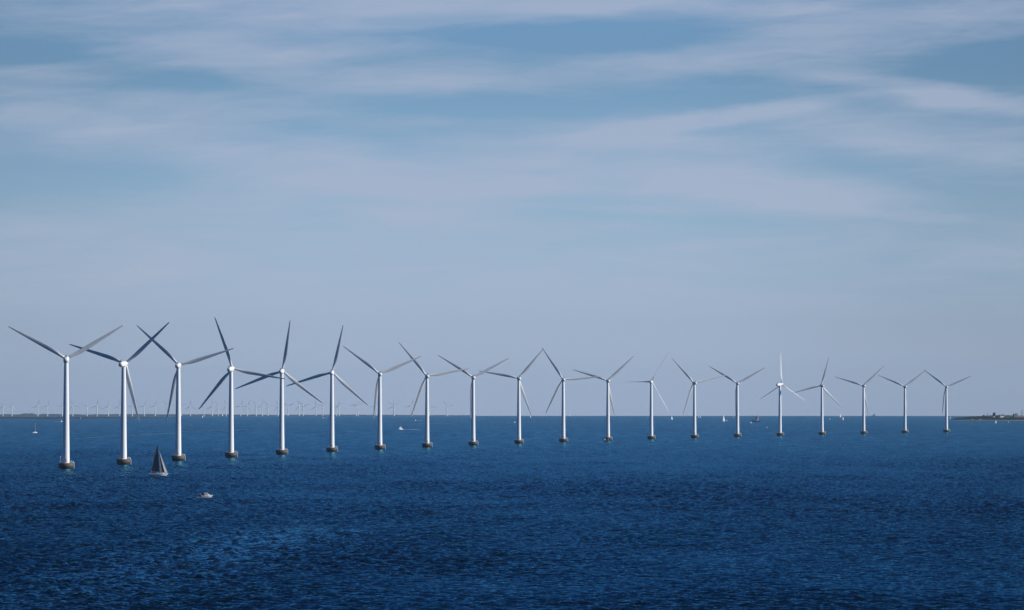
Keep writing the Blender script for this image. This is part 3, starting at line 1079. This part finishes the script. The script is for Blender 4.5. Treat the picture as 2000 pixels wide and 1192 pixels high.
def person(name, loc, rz, label, shirt, seated=True):
    """one continuous skinned figure, posed sitting or standing, then coloured by height"""
    J = {}
    if seated:
        J = dict(pel=(0, 0, .12), spine=(.03, 0, .38), chest=(.05, 0, .58), neck=(.07, 0, .70), chin=(.09, 0, .78), head=(.10, 0, .88), crown=(.09, 0, .96),
                 sl=(.05, .2, .60), el=(.16, .27, .36), wl=(.38, .18, .30), sr=(.05, -.2, .60), er=(.16, -.27, .36), wr=(.38, -.16, .32),
                 hl=(.04, .10, .10), kl=(.45, .13, .14), al=(.48, .12, -.28), tl=(.66, .13, -.31), hr=(.04, -.10, .10), kr=(.45, -.13, .14), ar=(.48, -.12, -.28), tr=(.66, -.13, -.31))
    else:
        J = dict(pel=(0, 0, .92), spine=(.02, 0, 1.14), chest=(.02, 0, 1.34), neck=(.03, 0, 1.46), chin=(.05, 0, 1.54), head=(.06, 0, 1.64), crown=(.05, 0, 1.72),
                 sl=(.02, .2, 1.38), el=(.10, .28, 1.12), wl=(.34, .20, 1.02), sr=(.02, -.2, 1.38), er=(.10, -.28, 1.12), wr=(.34, -.18, 1.04),
                 hl=(0, .10, .88), kl=(.04, .12, .48), al=(0, .13, .08), tl=(.18, .15, .03), hr=(0, -.10, .88), kr=(.04, -.12, .48), ar=(0, -.13, .08), tr=(.18, -.15, .03))
    rad = dict(pel=.145, spine=.135, chest=.155, neck=.055, chin=.075, head=.105, crown=.06, sl=.075, el=.05, wl=.034, sr=.075, er=.05, wr=.034,
               hl=.10, kl=.07, al=.05, tl=.045, hr=.10, kr=.07, ar=.05, tr=.045)
    E_ = [('pel', 'spine'), ('spine', 'chest'), ('chest', 'neck'), ('neck', 'chin'), ('chin', 'head'), ('head', 'crown'), ('chest', 'sl'), ('sl', 'el'), ('el', 'wl'),
          ('chest', 'sr'), ('sr', 'er'), ('er', 'wr'), ('pel', 'hl'), ('hl', 'kl'), ('kl', 'al'), ('al', 'tl'), ('pel', 'hr'), ('hr', 'kr'), ('kr', 'ar'), ('ar', 'tr')]
    for s, w_ in (('l', 'wl'), ('r', 'wr')):
        b0 = Vector(J[w_])
        J['p' + s] = tuple(b0 + Vector((.06, 0, -.01))); rad['p' + s] = .036
        E_.append((w_, 'p' + s))
        for k, (oy, ln) in enumerate(((-.03, .075), (-.01, .09), (.01, .085), (.03, .068))):
            a, b = 'f%s%d' % (s, k), 'g%s%d' % (s, k)
            J[a] = tuple(b0 + Vector((.10, oy, -.015))); rad[a] = .0095
            J[b] = tuple(b0 + Vector((.10 + ln * .7, oy, -.05))); rad[b] = .0085
            E_ += [('p' + s, a), (a, b)]
        a = 'h%sx' % s
        J[a] = tuple(b0 + Vector((.08, .05 if s == 'r' else -.05, 0))); rad[a] = .011
        E_.append(('p' + s, a))
    keys = list(J)
    me = bpy.data.meshes.new(name)
    me.from_pydata([J[k] for k in keys], [(keys.index(a), keys.index(b)) for a, b in E_], [])
    o = bpy.data.objects.new(name, me)
    COL.objects.link(o)
    md = o.modifiers.new('skin', 'SKIN')
    for k, sv in zip(keys, me.skin_vertices[0].data):
        sv.radius = (rad[k], rad[k])
        sv.use_root = (k == 'pel')
    sb = o.modifiers.new('sub', 'SUBSURF')
    sb.levels = sb.render_levels = 1
    dg = bpy.context.evaluated_depsgraph_get()
    me2 = bpy.data.meshes.new_from_object(o.evaluated_get(dg))
    o.modifiers.clear()
    o.data = me2
    me2.materials.clear()
    for mm in (M['skin'], M[shirt], M['cloth_dark']):
        me2.materials.append(mm)
    zneck, zw = J['neck'][2], J['pel'][2] + .06
    for p in me2.polygons:
        c = p.center
        hand = c.x > J['wl'][0] + .02 and (c - Vector(J['wl'])).length < .25 or c.x > J['wr'][0] + .02 and (c - Vector(J['wr'])).length < .25
        legs = c.z < zw or (seated and c.x > .2 and c.z < .24)
        p.material_index = 0 if (c.z > zneck or (hand and not (seated and c.z < .22))) else (2 if legs else 1)
        p.use_smooth = True
    o.location = loc
    o.rotation_euler = (0, 0, rz)
    tag(o, label, 'person')
    hx, hz = J['head'][0], J['head'][2]
    hair = MB().lathe([(.02, .125), (.07, .11), (.105, .06), (.118, 0), (.112, -.06)], 14, cap=False, c=(hx - .022, 0, hz))
    hh = hair.build('hair', M['hair'], o, True)
    nose = MB().tube((hx + .095, 0, hz - .01), (hx + .125, 0, hz - .035), .014, .018, 6)
    for s in (-1, 1):
        nose.lathe([(.002, -.012), (.012, 0), (.002, .012)], 6, c=(hx + .098, .036 * s, hz + .012))
        nose.lathe([(.004, -.035), (.022, 0), (.004, .035)], 6, c=(hx, .11 * s, hz))
    nose.tube((hx + .095, -.025, hz - .06), (hx + .095, .025, hz - .06), .008, n=6)
    nose.build('face', M['skin'], o)
    return o


# --- the dark sailed racing sloop in front of the third turbine
P0 = on_sea(310, 929.5)
rz = math.radians(-3)
sl = thing('sailing_yacht', P0, 'white sloop with dark grey sails heading right, near the third turbine', 'sailboat', 'boats under way', rz)
hb = auto_smooth(hull_mb(10.4, 3.2, 1.15, 1.0, .8, .2, draft=.45).build('hull', M['white'], sl), 40)
MB().box((.9, 0, 1.45), (4.0, 1.7, .55), .18).build('cabin', M['white'], sl)
MB().box((1.0, 0, 1.52), (3.0, 1.74, .16), .03).build('cabin_window', M['glass'], sl)
MB().box((-3.3, 0, 1.22), (2.8, 1.9, .1), .03).build('cockpit_floor', M['teak'], sl)
rk = -.9
mast = MB().tube((.45, 0, 1.1), (.45 + rk, 0, 16.6), .1, .06, 10)
for zz in (6.2, 11.2):
    xx = .45 + rk * (zz - 1.1) / 15.5
    mast.tube((xx, -.9, zz), (xx, .9, zz), .03, n=6)
mast.tube((.45 + rk, 0, 16.6), (.45 + rk - .1, 0, 17.3), .015, n=5)
mast.build('mast', M['dark'], sl)
MB().tube((.4, 0, 2.3), (-3.7, -.5, 2.35), .08, .06, 8).build('boom', M['dark'], sl)
rg = MB()
for a, b in (((.45 + rk, 0, 16.5), (-5.0, 0, 1.3)), ((.0, 0, 14.4), (5.0, 0, 1.5)), ((.1, .9, 11.2), (.35, 1.45, 1.2)), ((.1, -.9, 11.2), (.35, -1.45, 1.2))):
    rg.tube(a, b, .012, n=4)
rg.build('rigging', M['steel'], sl)
mn = sail_obj('mainsail', M['sail_dark'], sl, (.32, -.02, 2.5), (-3.65, -.5, 2.5), (.4 + rk, 0, 16.4), .45, 14, roach=.75)
bt = MB()
for a in (.22, .42, .62, .8):
    p0, p1 = Vector((.32, -.02, 2.5)).lerp(Vector((.4 + rk, 0, 16.4)), a), Vector((-3.65, -.5, 2.5)).lerp(Vector((.4 + rk, 0, 16.4)), a)
    bt.tube(p0 + Vector((0, -.06, 0)), p1 + Vector((-.3, -.06, 0)), .025, n=4)
bt.build('batten', M['dark'], mn)
jb = sail_obj('jib', M['sail_dark'], sl, (4.75, 0, 1.6), (.9, -.9, 1.8), (.12, 0, 13.6), .5, 14)
sail_obj('leech_strip', M['sail_white'], jb, (4.86, 0, 1.6), (3.35, -.35, 1.7), (.2, -.03, 13.6), .05, 8)
MB().tube((-5.0, .6, 1.2), (-5.0, .6, 2.0), .02, n=5).tube((-5.0, -.6, 1.2), (-5.0, -.6, 2.0), .02, n=5).tube((-5.0, -.6, 2.0), (-5.0, .6, 2.0), .02, n=5).build('stern_rail', M['steel'], sl)
mt = Matrix.Translation(P0) @ Matrix.Rotation(rz, 4, 'Z')
sl.rotation_euler = (math.radians(4), 0, rz)
person('person', mt @ Vector((-3.9, -.55, 1.55)), rz + .2, 'person in a white jacket sitting at the stern of the dark sailed sloop', 'cloth_white')
person('person', mt @ Vector((-2.9, -.75, 1.55)), rz + 1.2, 'person in a red jacket beside the helm, nearer the stern of the sloop', 'cloth_red')
person('person', mt @ Vector((-2.1, -.7, 1.55)), rz + .6, 'person in a red jacket nearer the mast of the sloop', 'cloth_red')

# --- cabin cruiser
P1 = on_sea(404.5, 972)
rz = math.radians(14)
cr_ = thing('motor_cruiser', P1, 'small white cabin cruiser in the foreground heading right', 'motorboat', 'boats under way', rz)
auto_smooth(hull_mb(4.9, 1.9, .8, .7, .85, .3, draft=.35).build('hull', M['offwhite'], cr_), 40)
cb = MB().loft([[(-1.1, y, z) for y, z in ((-.75, .7), (.75, .7), (.62, 1.65), (-.62, 1.65))], [(.1, y, z) for y, z in ((-.75, .75), (.75, .75), (.6, 1.75), (-.6, 1.75))],
                [(.9, y, z) for y, z in ((-.68, .8), (.68, .8), (.5, 1.15), (-.5, 1.15))], [(1.9, y, z) for y, z in ((-.4, .85), (.4, .85), (.25, .98), (-.25, .98))]])
cb.build('cabin', M['offwhite'], cr_)
MB().box((-.45, 0, 1.42), (1.0, 1.36, .26), .03).build('cabin_window', M['glass'], cr_)
MB().box((-.55, 0, 1.83), (1.5, 1.45, .09), .03).build('roof', M['white'], cr_)
MB().tube((-.9, 0, 1.85), (-1.0, 0, 2.3), .03, n=6).build('antenna_mast', M['white'], cr_)
fl = MB().tube((-2.35, .3, .8), (-2.6, .3, 1.75), .02, n=5).build('flag_staff', M['steel'], cr_)
mesh_obj('flag', [(-2.58, .3, 1.7), (-3.1, .33, 1.62), (-3.05, .25, 1.25), (-2.48, .3, 1.35), (-2.58, .32, 1.7), (-3.1, .35, 1.62), (-3.05, .27, 1.25), (-2.48, .32, 1.35)],
         [(0, 1, 2, 3), (7, 6, 5, 4), (0, 4, 5, 1), (1, 5, 6, 2), (2, 6, 7, 3), (3, 7, 4, 0)], M['red'], fl)

# foam: ragged flecks lying on the water
def foam(name, a_px, b_px, width, n, size, lift, label, seed, mat='foam', taper=True):
    r_ = random.Random(seed)
    a, b = on_sea(*a_px), on_sea(*b_px)
    d = (b - a)
    side = Vector((-d.y, d.x, 0)).normalized()
    mb = MB()
    for k in range(n):
        t = r_.random() ** (1.6 if taper else 1.0)
        w_ = width * (.4 + .6 * t) * r_.gauss(0, .5)
        c = a + d * t + side * w_
        c.z = sea_z(c.x, c.y) + lift + r_.uniform(-.02, .05)
        s1 = size * r_.uniform(.4, 1.3)
        ring = []
        m = 7
        ph = r_.uniform(0, 6)
        for i in range(m):
            q = ph + 2 * math.pi * i / m
            rr_ = s1 * r_.uniform(.55, 1.1)
            ring.append(c + d.normalized() * math.cos(q) * rr_ * 1.8 + side * math.sin(q) * rr_ + Vector((0, 0, r_.uniform(-.03, .03))))
        top = c + Vector((0, 0, .06 * s1))
        mb.add(ring + [top], [(i, (i + 1) % m, m) for i in range(m)])
    o = mb.build(name, M[mat])
    return tag(o, label, 'foam', None, 'stuff')


foam('foam', (413, 972.6), (398, 972.9), .5, 70, .22, .22, 'white bow wave along the small cabin cruiser', 2, taper=False)
foam('wake', (394, 972.5), (382, 972.0), .5, 50, .2, .2, 'short foam wake behind the small cabin cruiser', 3)
foam('foam', (329, 931.0), (300, 931.8), .6, 26, .22, .18, 'thin foam along the hull of the dark sailed sloop', 4, taper=False)


def motorboat(px, py, wpx, label, head=180, mat='white', hscale=1.0):
    p = on_sea(px, py)
    s = mpp(p.y)
    L = wpx * s
    t = thing('motorboat', p, label, 'motorboat', 'boats under way', math.radians(head + 32) - math.atan2(p.x, p.y))
    H = L * .13 * hscale
    auto_smooth(hull_mb(L, L * .36, H, L * .12, .85, .35, 11, draft=.3).build('hull', M[mat], t), 40)
    c = MB().loft([[(-L * .22, y, z) for y, z in ((-L * .13, H), (L * .13, H), (L * .11, H * 2.5), (-L * .11, H * 2.5))],
                   [(L * .06, y, z) for y, z in ((-L * .13, H), (L * .13, H), (L * .10, H * 2.5), (-L * .10, H * 2.5))],
                   [(L * .2, y, z) for y, z in ((-L * .11, H), (L * .11, H), (L * .07, H * 1.25), (-L * .07, H * 1.25))]])
    c.build('cabin', M['white'], t)
    MB().box((-L * .08, 0, H * 2.05), (L * .22, L * .235, H * .5), .02).build('cabin_window', M['glass'], t)
    MB().box((-L * .09, 0, H * 2.62), (L * .34, L * .25, H * .16), .02).build('roof', M['white'], t)
    return t


motorboat(781.3, 839.4, 11.0, 'white speedboat trailing a long bright wake, between the seventh and eighth turbines', 180, hscale=1.5)
foam('wake', (784, 839.2), (818, 839.9), 3.2, 700, 1.0, .25, 'long bright wake behind the white speedboat', 11)
motorboat(811.4, 822.0, 3.0, 'small far speedboat with a thin wake, above and right of the larger speedboat', 180, hscale=2.0)
foam('wake', (813, 822.1), (825, 822.4), 3.0, 220, 1.6, .3, 'thin wake behind the small far speedboat', 12)
motorboat(120.5, 824.2, 4.2, 'white motorboat half hidden by the leftmost tower, wake to its left', 0, hscale=1.8)
foam('wake', (118, 824.3), (106, 824.2), 3.0, 160, 1.4, .3, 'faint wake left of the leftmost tower', 13)
motorboat(630.8, 816.8, 3.2, 'far white motorboat near the horizon left of the sixth turbine', 180, hscale=1.5)
foam('wake', (632, 816.9), (640, 817.0), 4.0, 160, 2.2, .3, 'faint wake of the far motorboat near the horizon', 14)
motorboat(1466.3, 826.6, 5.0, 'low white motorboat in front of the dark ship', 180, hscale=1.3)
motorboat(1621.0, 819.4, 2.6, 'dim tiny motorboat left of the paired sails', 0, hscale=1.8)
motorboat(1970.0, 825.0, 2.6, 'faint tiny motorboat off the right shore, right of the small sail', 0, hscale=1.5)
motorboat(1432.0, 815.5, 2.2, 'tiny pale motorboat on the horizon just left of the fifteenth tower', 0, hscale=2.2)
motorboat(1498.0, 835.6, 2.0, 'tiny pale boat on open water right of the dark ship', 180, hscale=2.0)
foam('wake', (146, 857.0), (346, 846.0), 6.0, 800, 1.3, .15, 'long faint pale streak on the water behind the second turbine', 21, 'thinfoam', False)
foam('wake', (360, 844.0), (480, 839.6), 6.0, 600, 1.4, .2, 'faint pale streak on the water right of the third turbine', 22, 'thinfoam', False)
foam('wake', (758, 829.2), (868, 827.6), 9.0, 1100, 2.4, .2, 'faint pale streak on the water above the white speedboat', 23, 'thinfoam', False)
foam('wake', (1196, 862.5), (1228, 863.0), 3.0, 260, .9, .2, 'short pale wake right of the work boat', 24, 'thinfoam', True)
foam('wake', (985, 826.8), (1060, 826.0), 8.0, 420, 2.4, .2, 'faint pale streak on the water behind the tenth turbine', 25, 'thinfoam', False)


def sailboat(px, py, hpx, label, hull=.42, main=True, jib=True, sail='sail_white', head=42, lean=0, hullmat='white', mastr=1.0):
    """a distant sail boat whose mast top reaches hpx above its waterline"""
    p = on_sea(px, py)
    s = mpp(p.y)
    Hm = hpx * s
    L = Hm * hull * 1.6
    t = thing('sailboat', p, label, 'sailboat', 'boats under way', math.radians(head) - math.atan2(p.x, p.y))
    fb = max(.8, L * .1)
    auto_smooth(hull_mb(L, L * .32, fb, L * .08, .7, .2, 11, draft=.4).build('hull', M[hullmat], t), 40)
    MB().box((L * .05, 0, fb * 1.3), (L * .35, L * .17, fb * .7), .05).build('cabin', M['offwhite'], t)
    MB().tube((L * .08, 0, fb * .8), (L * .08 - Hm * .03, 0, Hm), .11 * mastr, .06 * mastr, 8).build('mast', M['steel'], t)
    if main or not jib:
        MB().tube((L * .08, 0, fb * 2.1), (-L * .36, -L * .03, fb * 2.1), .09, .07, 6).build('boom', M['steel'], t)
    if main:
        sail_obj('mainsail', M[sail], t, (L * .07, 0, fb * 2.3), (-L * .36, -L * .04, fb * 2.3), (L * .08 - Hm * .03, 0, Hm * .985), L * .05, 8, .06, roach=L * .05)
    if jib:
        sail_obj('jib', M['sail_white'], t, (L * .46, 0, fb * 1.4), (L * .02, -L * .07, fb * 1.6), (L * .07, 0, Hm * .86), L * .06, 8, .06)
    t.rotation_euler.x = math.radians(lean)
    return t


sailboat(68.3, 845.8, 19, 'white sailing yacht under bare mast, left of the leftmost turbine', .42, False, False, mastr=2.2)
sailboat(395.8, 815.8, 4.4, 'tiny white sail under the hanging blade left of the fourth turbine')
sailboat(434.6, 812.3, 5.0, 'tiny pale sail among the far turbines left of the fourth tower')
sailboat(1005.5, 826.0, 3.6, 'tiny white sail just left of the tenth tower')
sailboat(1036.2, 815.6, 4.4, 'tiny white sail below the hanging blade right of the tenth turbine')
sailboat(1112.8, 813.2, 4.0, 'tiny pale sail on the horizon right of the eleventh tower')
sailboat(1312.3, 819.8, 7.4, 'small white sail boat between the thirteenth and fourteenth turbines', .48)
sailboat(1364.2, 814.9, 4.2, 'tiny pale sail on the horizon right of the fourteenth tower, left of two')
sailboat(1367.6, 816.2, 3.6, 'tiny pale sail on the horizon right of the fourteenth tower, right of two', hull=.5)
sailboat(1413.6, 823.2, 12.5, 'cream white sail boat with tall full sails, brightest sail left of the fifteenth turbine', .44, head=52)
sailboat(1419.3, 822.3, 8.0, 'small white sail boat under bare mast right beside the tall cream sails', .30, False, False)
sailboat(1641.6, 815.2, 7.6, 'slim white sail rising above the horizon, left of the paired sails', .42, head=50)
sailboat(1646.4, 820.0, 7.6, 'sail boat with a reddish striped sail, lower right of the paired sails', .40, True, True, 'sail_red', 40, -6)
sailboat(1856.3, 818.2, 7.4, 'slim white sail right beside the rightmost turbine at the tip of the shore', .36, True, False, head=70)
sailboat(1945.0, 826.6, 5.4, 'small white sail boat off the right shore below the tower block', .52)

# --- red buoy
pb = on_sea(372.6, 831.0)
by = thing('buoy', pb, 'small red buoy on open water right of the third turbine', 'buoy')
MB().lathe([(.4, -.6), (1.5, -.2), (1.6, .5), (1.2, .9), (.3, 1.0)], 20).build('float', M['red'], by, True)
tw_ = MB()
for q in range(4):
    a = math.pi / 2 * q
    tw_.tube((.9 * math.cos(a), .9 * math.sin(a), .8), (.25 * math.cos(a), .25 * math.sin(a), 3.0), .07, n=5)
tw_.build('cage', M['red'], by)
MB().lathe([(.05, 3.0), (.45, 3.1), (.45, 3.9), (.05, 4.0)], 12).build('topmark', M['red'], by)

# --- work boat at the base of the twelfth turbine
pw_ = on_sea(1185.2, 862.3)
wb = thing('work_boat', pw_, 'small navy work boat with white wheelhouse beside the base of the twelfth turbine', 'work boat', 'boats under way', math.radians(4))
auto_smooth(hull_mb(6.8, 2.6, 1.05, .8, .85, .4, draft=.4).build('hull', M['navy'], wb), 40)
MB().box((-2.0, 0, 2.1), (1.5, 1.7, 2.1), .12).build('wheelhouse', M['white'], wb)
MB().box((-2.0, 0, 2.6), (1.54, 1.74, .5), .03).build('wheelhouse_window', M['glass'], wb)
MB().box((1.5, 0, 1.4), (1.3, 1.3, .7), .1).build('deck_locker', M['white'], wb)
MB().tube((-2.2, 0, 3.1), (-2.2, 0, 4.6), .05, n=6).build('mast', M['steel'], wb)

# --- the dark ship with a red and white stern
ps = on_sea(1476, 824.0)
s = mpp(ps.y)
sh = thing('ship', ps, 'small dark blue hulled ship with red and white superstructure and mast on the right horizon', 'ship', 'boats under way', math.radians(180))
auto_smooth(hull_mb(21, 6, 2.4, 2.2, .9, .5, draft=1).build('hull', M['navy'], sh), 40)
MB().box((-4.2, 0, 3.6), (6.0, 4.6, 2.4), .2).build('deckhouse', M['white'], sh)
MB().box((-2.6, 0, 7.6), (2.4, 3.6, 6.0), .2).build('superstructure', M['red'], sh)
MB().box((-5.2, 0, 8.2), (2.4, 3.6, 7.0), .2).build('bridge', M['white'], sh)
MB().box((-5.2, -.03, 10.6), (2.44, 3.62, .7), .03).build('bridge_window', M['glass'], sh)
MB().loft([[(x, y, z) for x, y, z in ((.2, -1.9, 2.4), (.2, 1.9, 2.4), (.2, 1.2, 13.0), (.2, -1.2, 13.0))], [(x, y, z) for x, y, z in ((-1.3, -1.9, 2.4), (-1.3, 1.9, 2.4), (-1.3, 1.2, 15.5), (-1.3, -1.2, 15.5))]]).build('funnel_casing', M['navy'], sh)
MB().tube((-5.0, 0, 11.6), (-5.0, 0, 21.5), .28, .12, 8).tube((-5.0, -1.4, 17), (-5.0, 1.4, 17), .12, n=6).tube((-5.6, 0, 18.5), (-4.2, 0, 18.5), .1, n=6).build('mast', M['steel'], sh)
MB().tube((6.5, 0, 2.2), (6.5, 0, 8.0), .3, .25, 8).tube((6.5, 0, 7.6), (9.0, 0, 16.0), .22, .12, 8).tube((9.0, 0, 16.0), (9.0, 0, 12.4), .3, .45, 8).build('deck_crane', M['navy'], sh)

# --- far ship on the horizon
p2 = at_dist(1706.3, 18200)
s2 = thing('ship', p2, 'far ship on the horizon with pale superstructure, right of the eighteenth tower', 'ship', 'boats under way', math.radians(180))
auto_smooth(hull_mb(22, 6, 3.4, 2.5, .9, .4, draft=1).build('hull', M['navy'], s2), 40)
MB().box((-4.0, 0, 8.0), (5.0, 4.8, 9.0), .3).build('superstructure', M['white'], s2)
MB().box((-4.0, 0, 10.6), (5.05, 4.85, 1.0), .05).build('bridge_window', M['glass'], s2)
MB().lathe([(1.2, 3), (1.0, 10.5)], 16, c=(.2, 0, 0)).build('funnel', M['red'], s2)
MB().tube((-4, 0, 12.4), (-4, 0, 18.5), .25, .12, 8).build('mast', M['steel'], s2)

# --- small aeroplane far off in the sky at the left
ap_d = 8200.0
r = ray(68, 557.6)
ap = thing('aeroplane', (r.x / r.y * ap_d, ap_d, EYE + r.z / r.y * ap_d), 'tiny white aeroplane, a pale speck in the sky above the leftmost turbine', 'aeroplane', rz=.95)
fu = []
for x, rr_ in ((-3.6, .12), (-2.4, .3), (-.6, .55), (.6, .62), (1.8, .55), (2.7, .4), (3.2, .08)):
    fu.append([(x, rr_ * math.cos(2 * math.pi * i / 16), rr_ * math.sin(2 * math.pi * i / 16)) for i in range(16)])
MB().loft(fu).build('fuselage', M['white'], ap, True)
wg = lambda x0, c0, c1, half, z, th: [[(x0 + c / 2 * math.cos(2 * math.pi * i / 12) * 1.0 - (c0 - c) * .1, yy, z + th * c * math.sin(2 * math.pi * i / 12)) for i in range(12)] for yy, c in ((-half, c1), (0, c0), (half, c1))]
MB().loft(wg(.5, 1.6, 1.1, 4.8, .55, .06)).build('wing', M['white'], ap)
MB().loft(wg(-3.2, .9, .6, 1.6, .1, .05)).build('tailplane', M['white'], ap)
MB().loft([[(-3.2 + .45 * math.cos(2 * math.pi * i / 12), .04 * math.sin(2 * math.pi * i / 12), .1) for i in range(12)], [(-3.5 + .28 * math.cos(2 * math.pi * i / 12), .03 * math.sin(2 * math.pi * i / 12), 1.4) for i in range(12)]]).build('tail_fin', M['white'], ap)
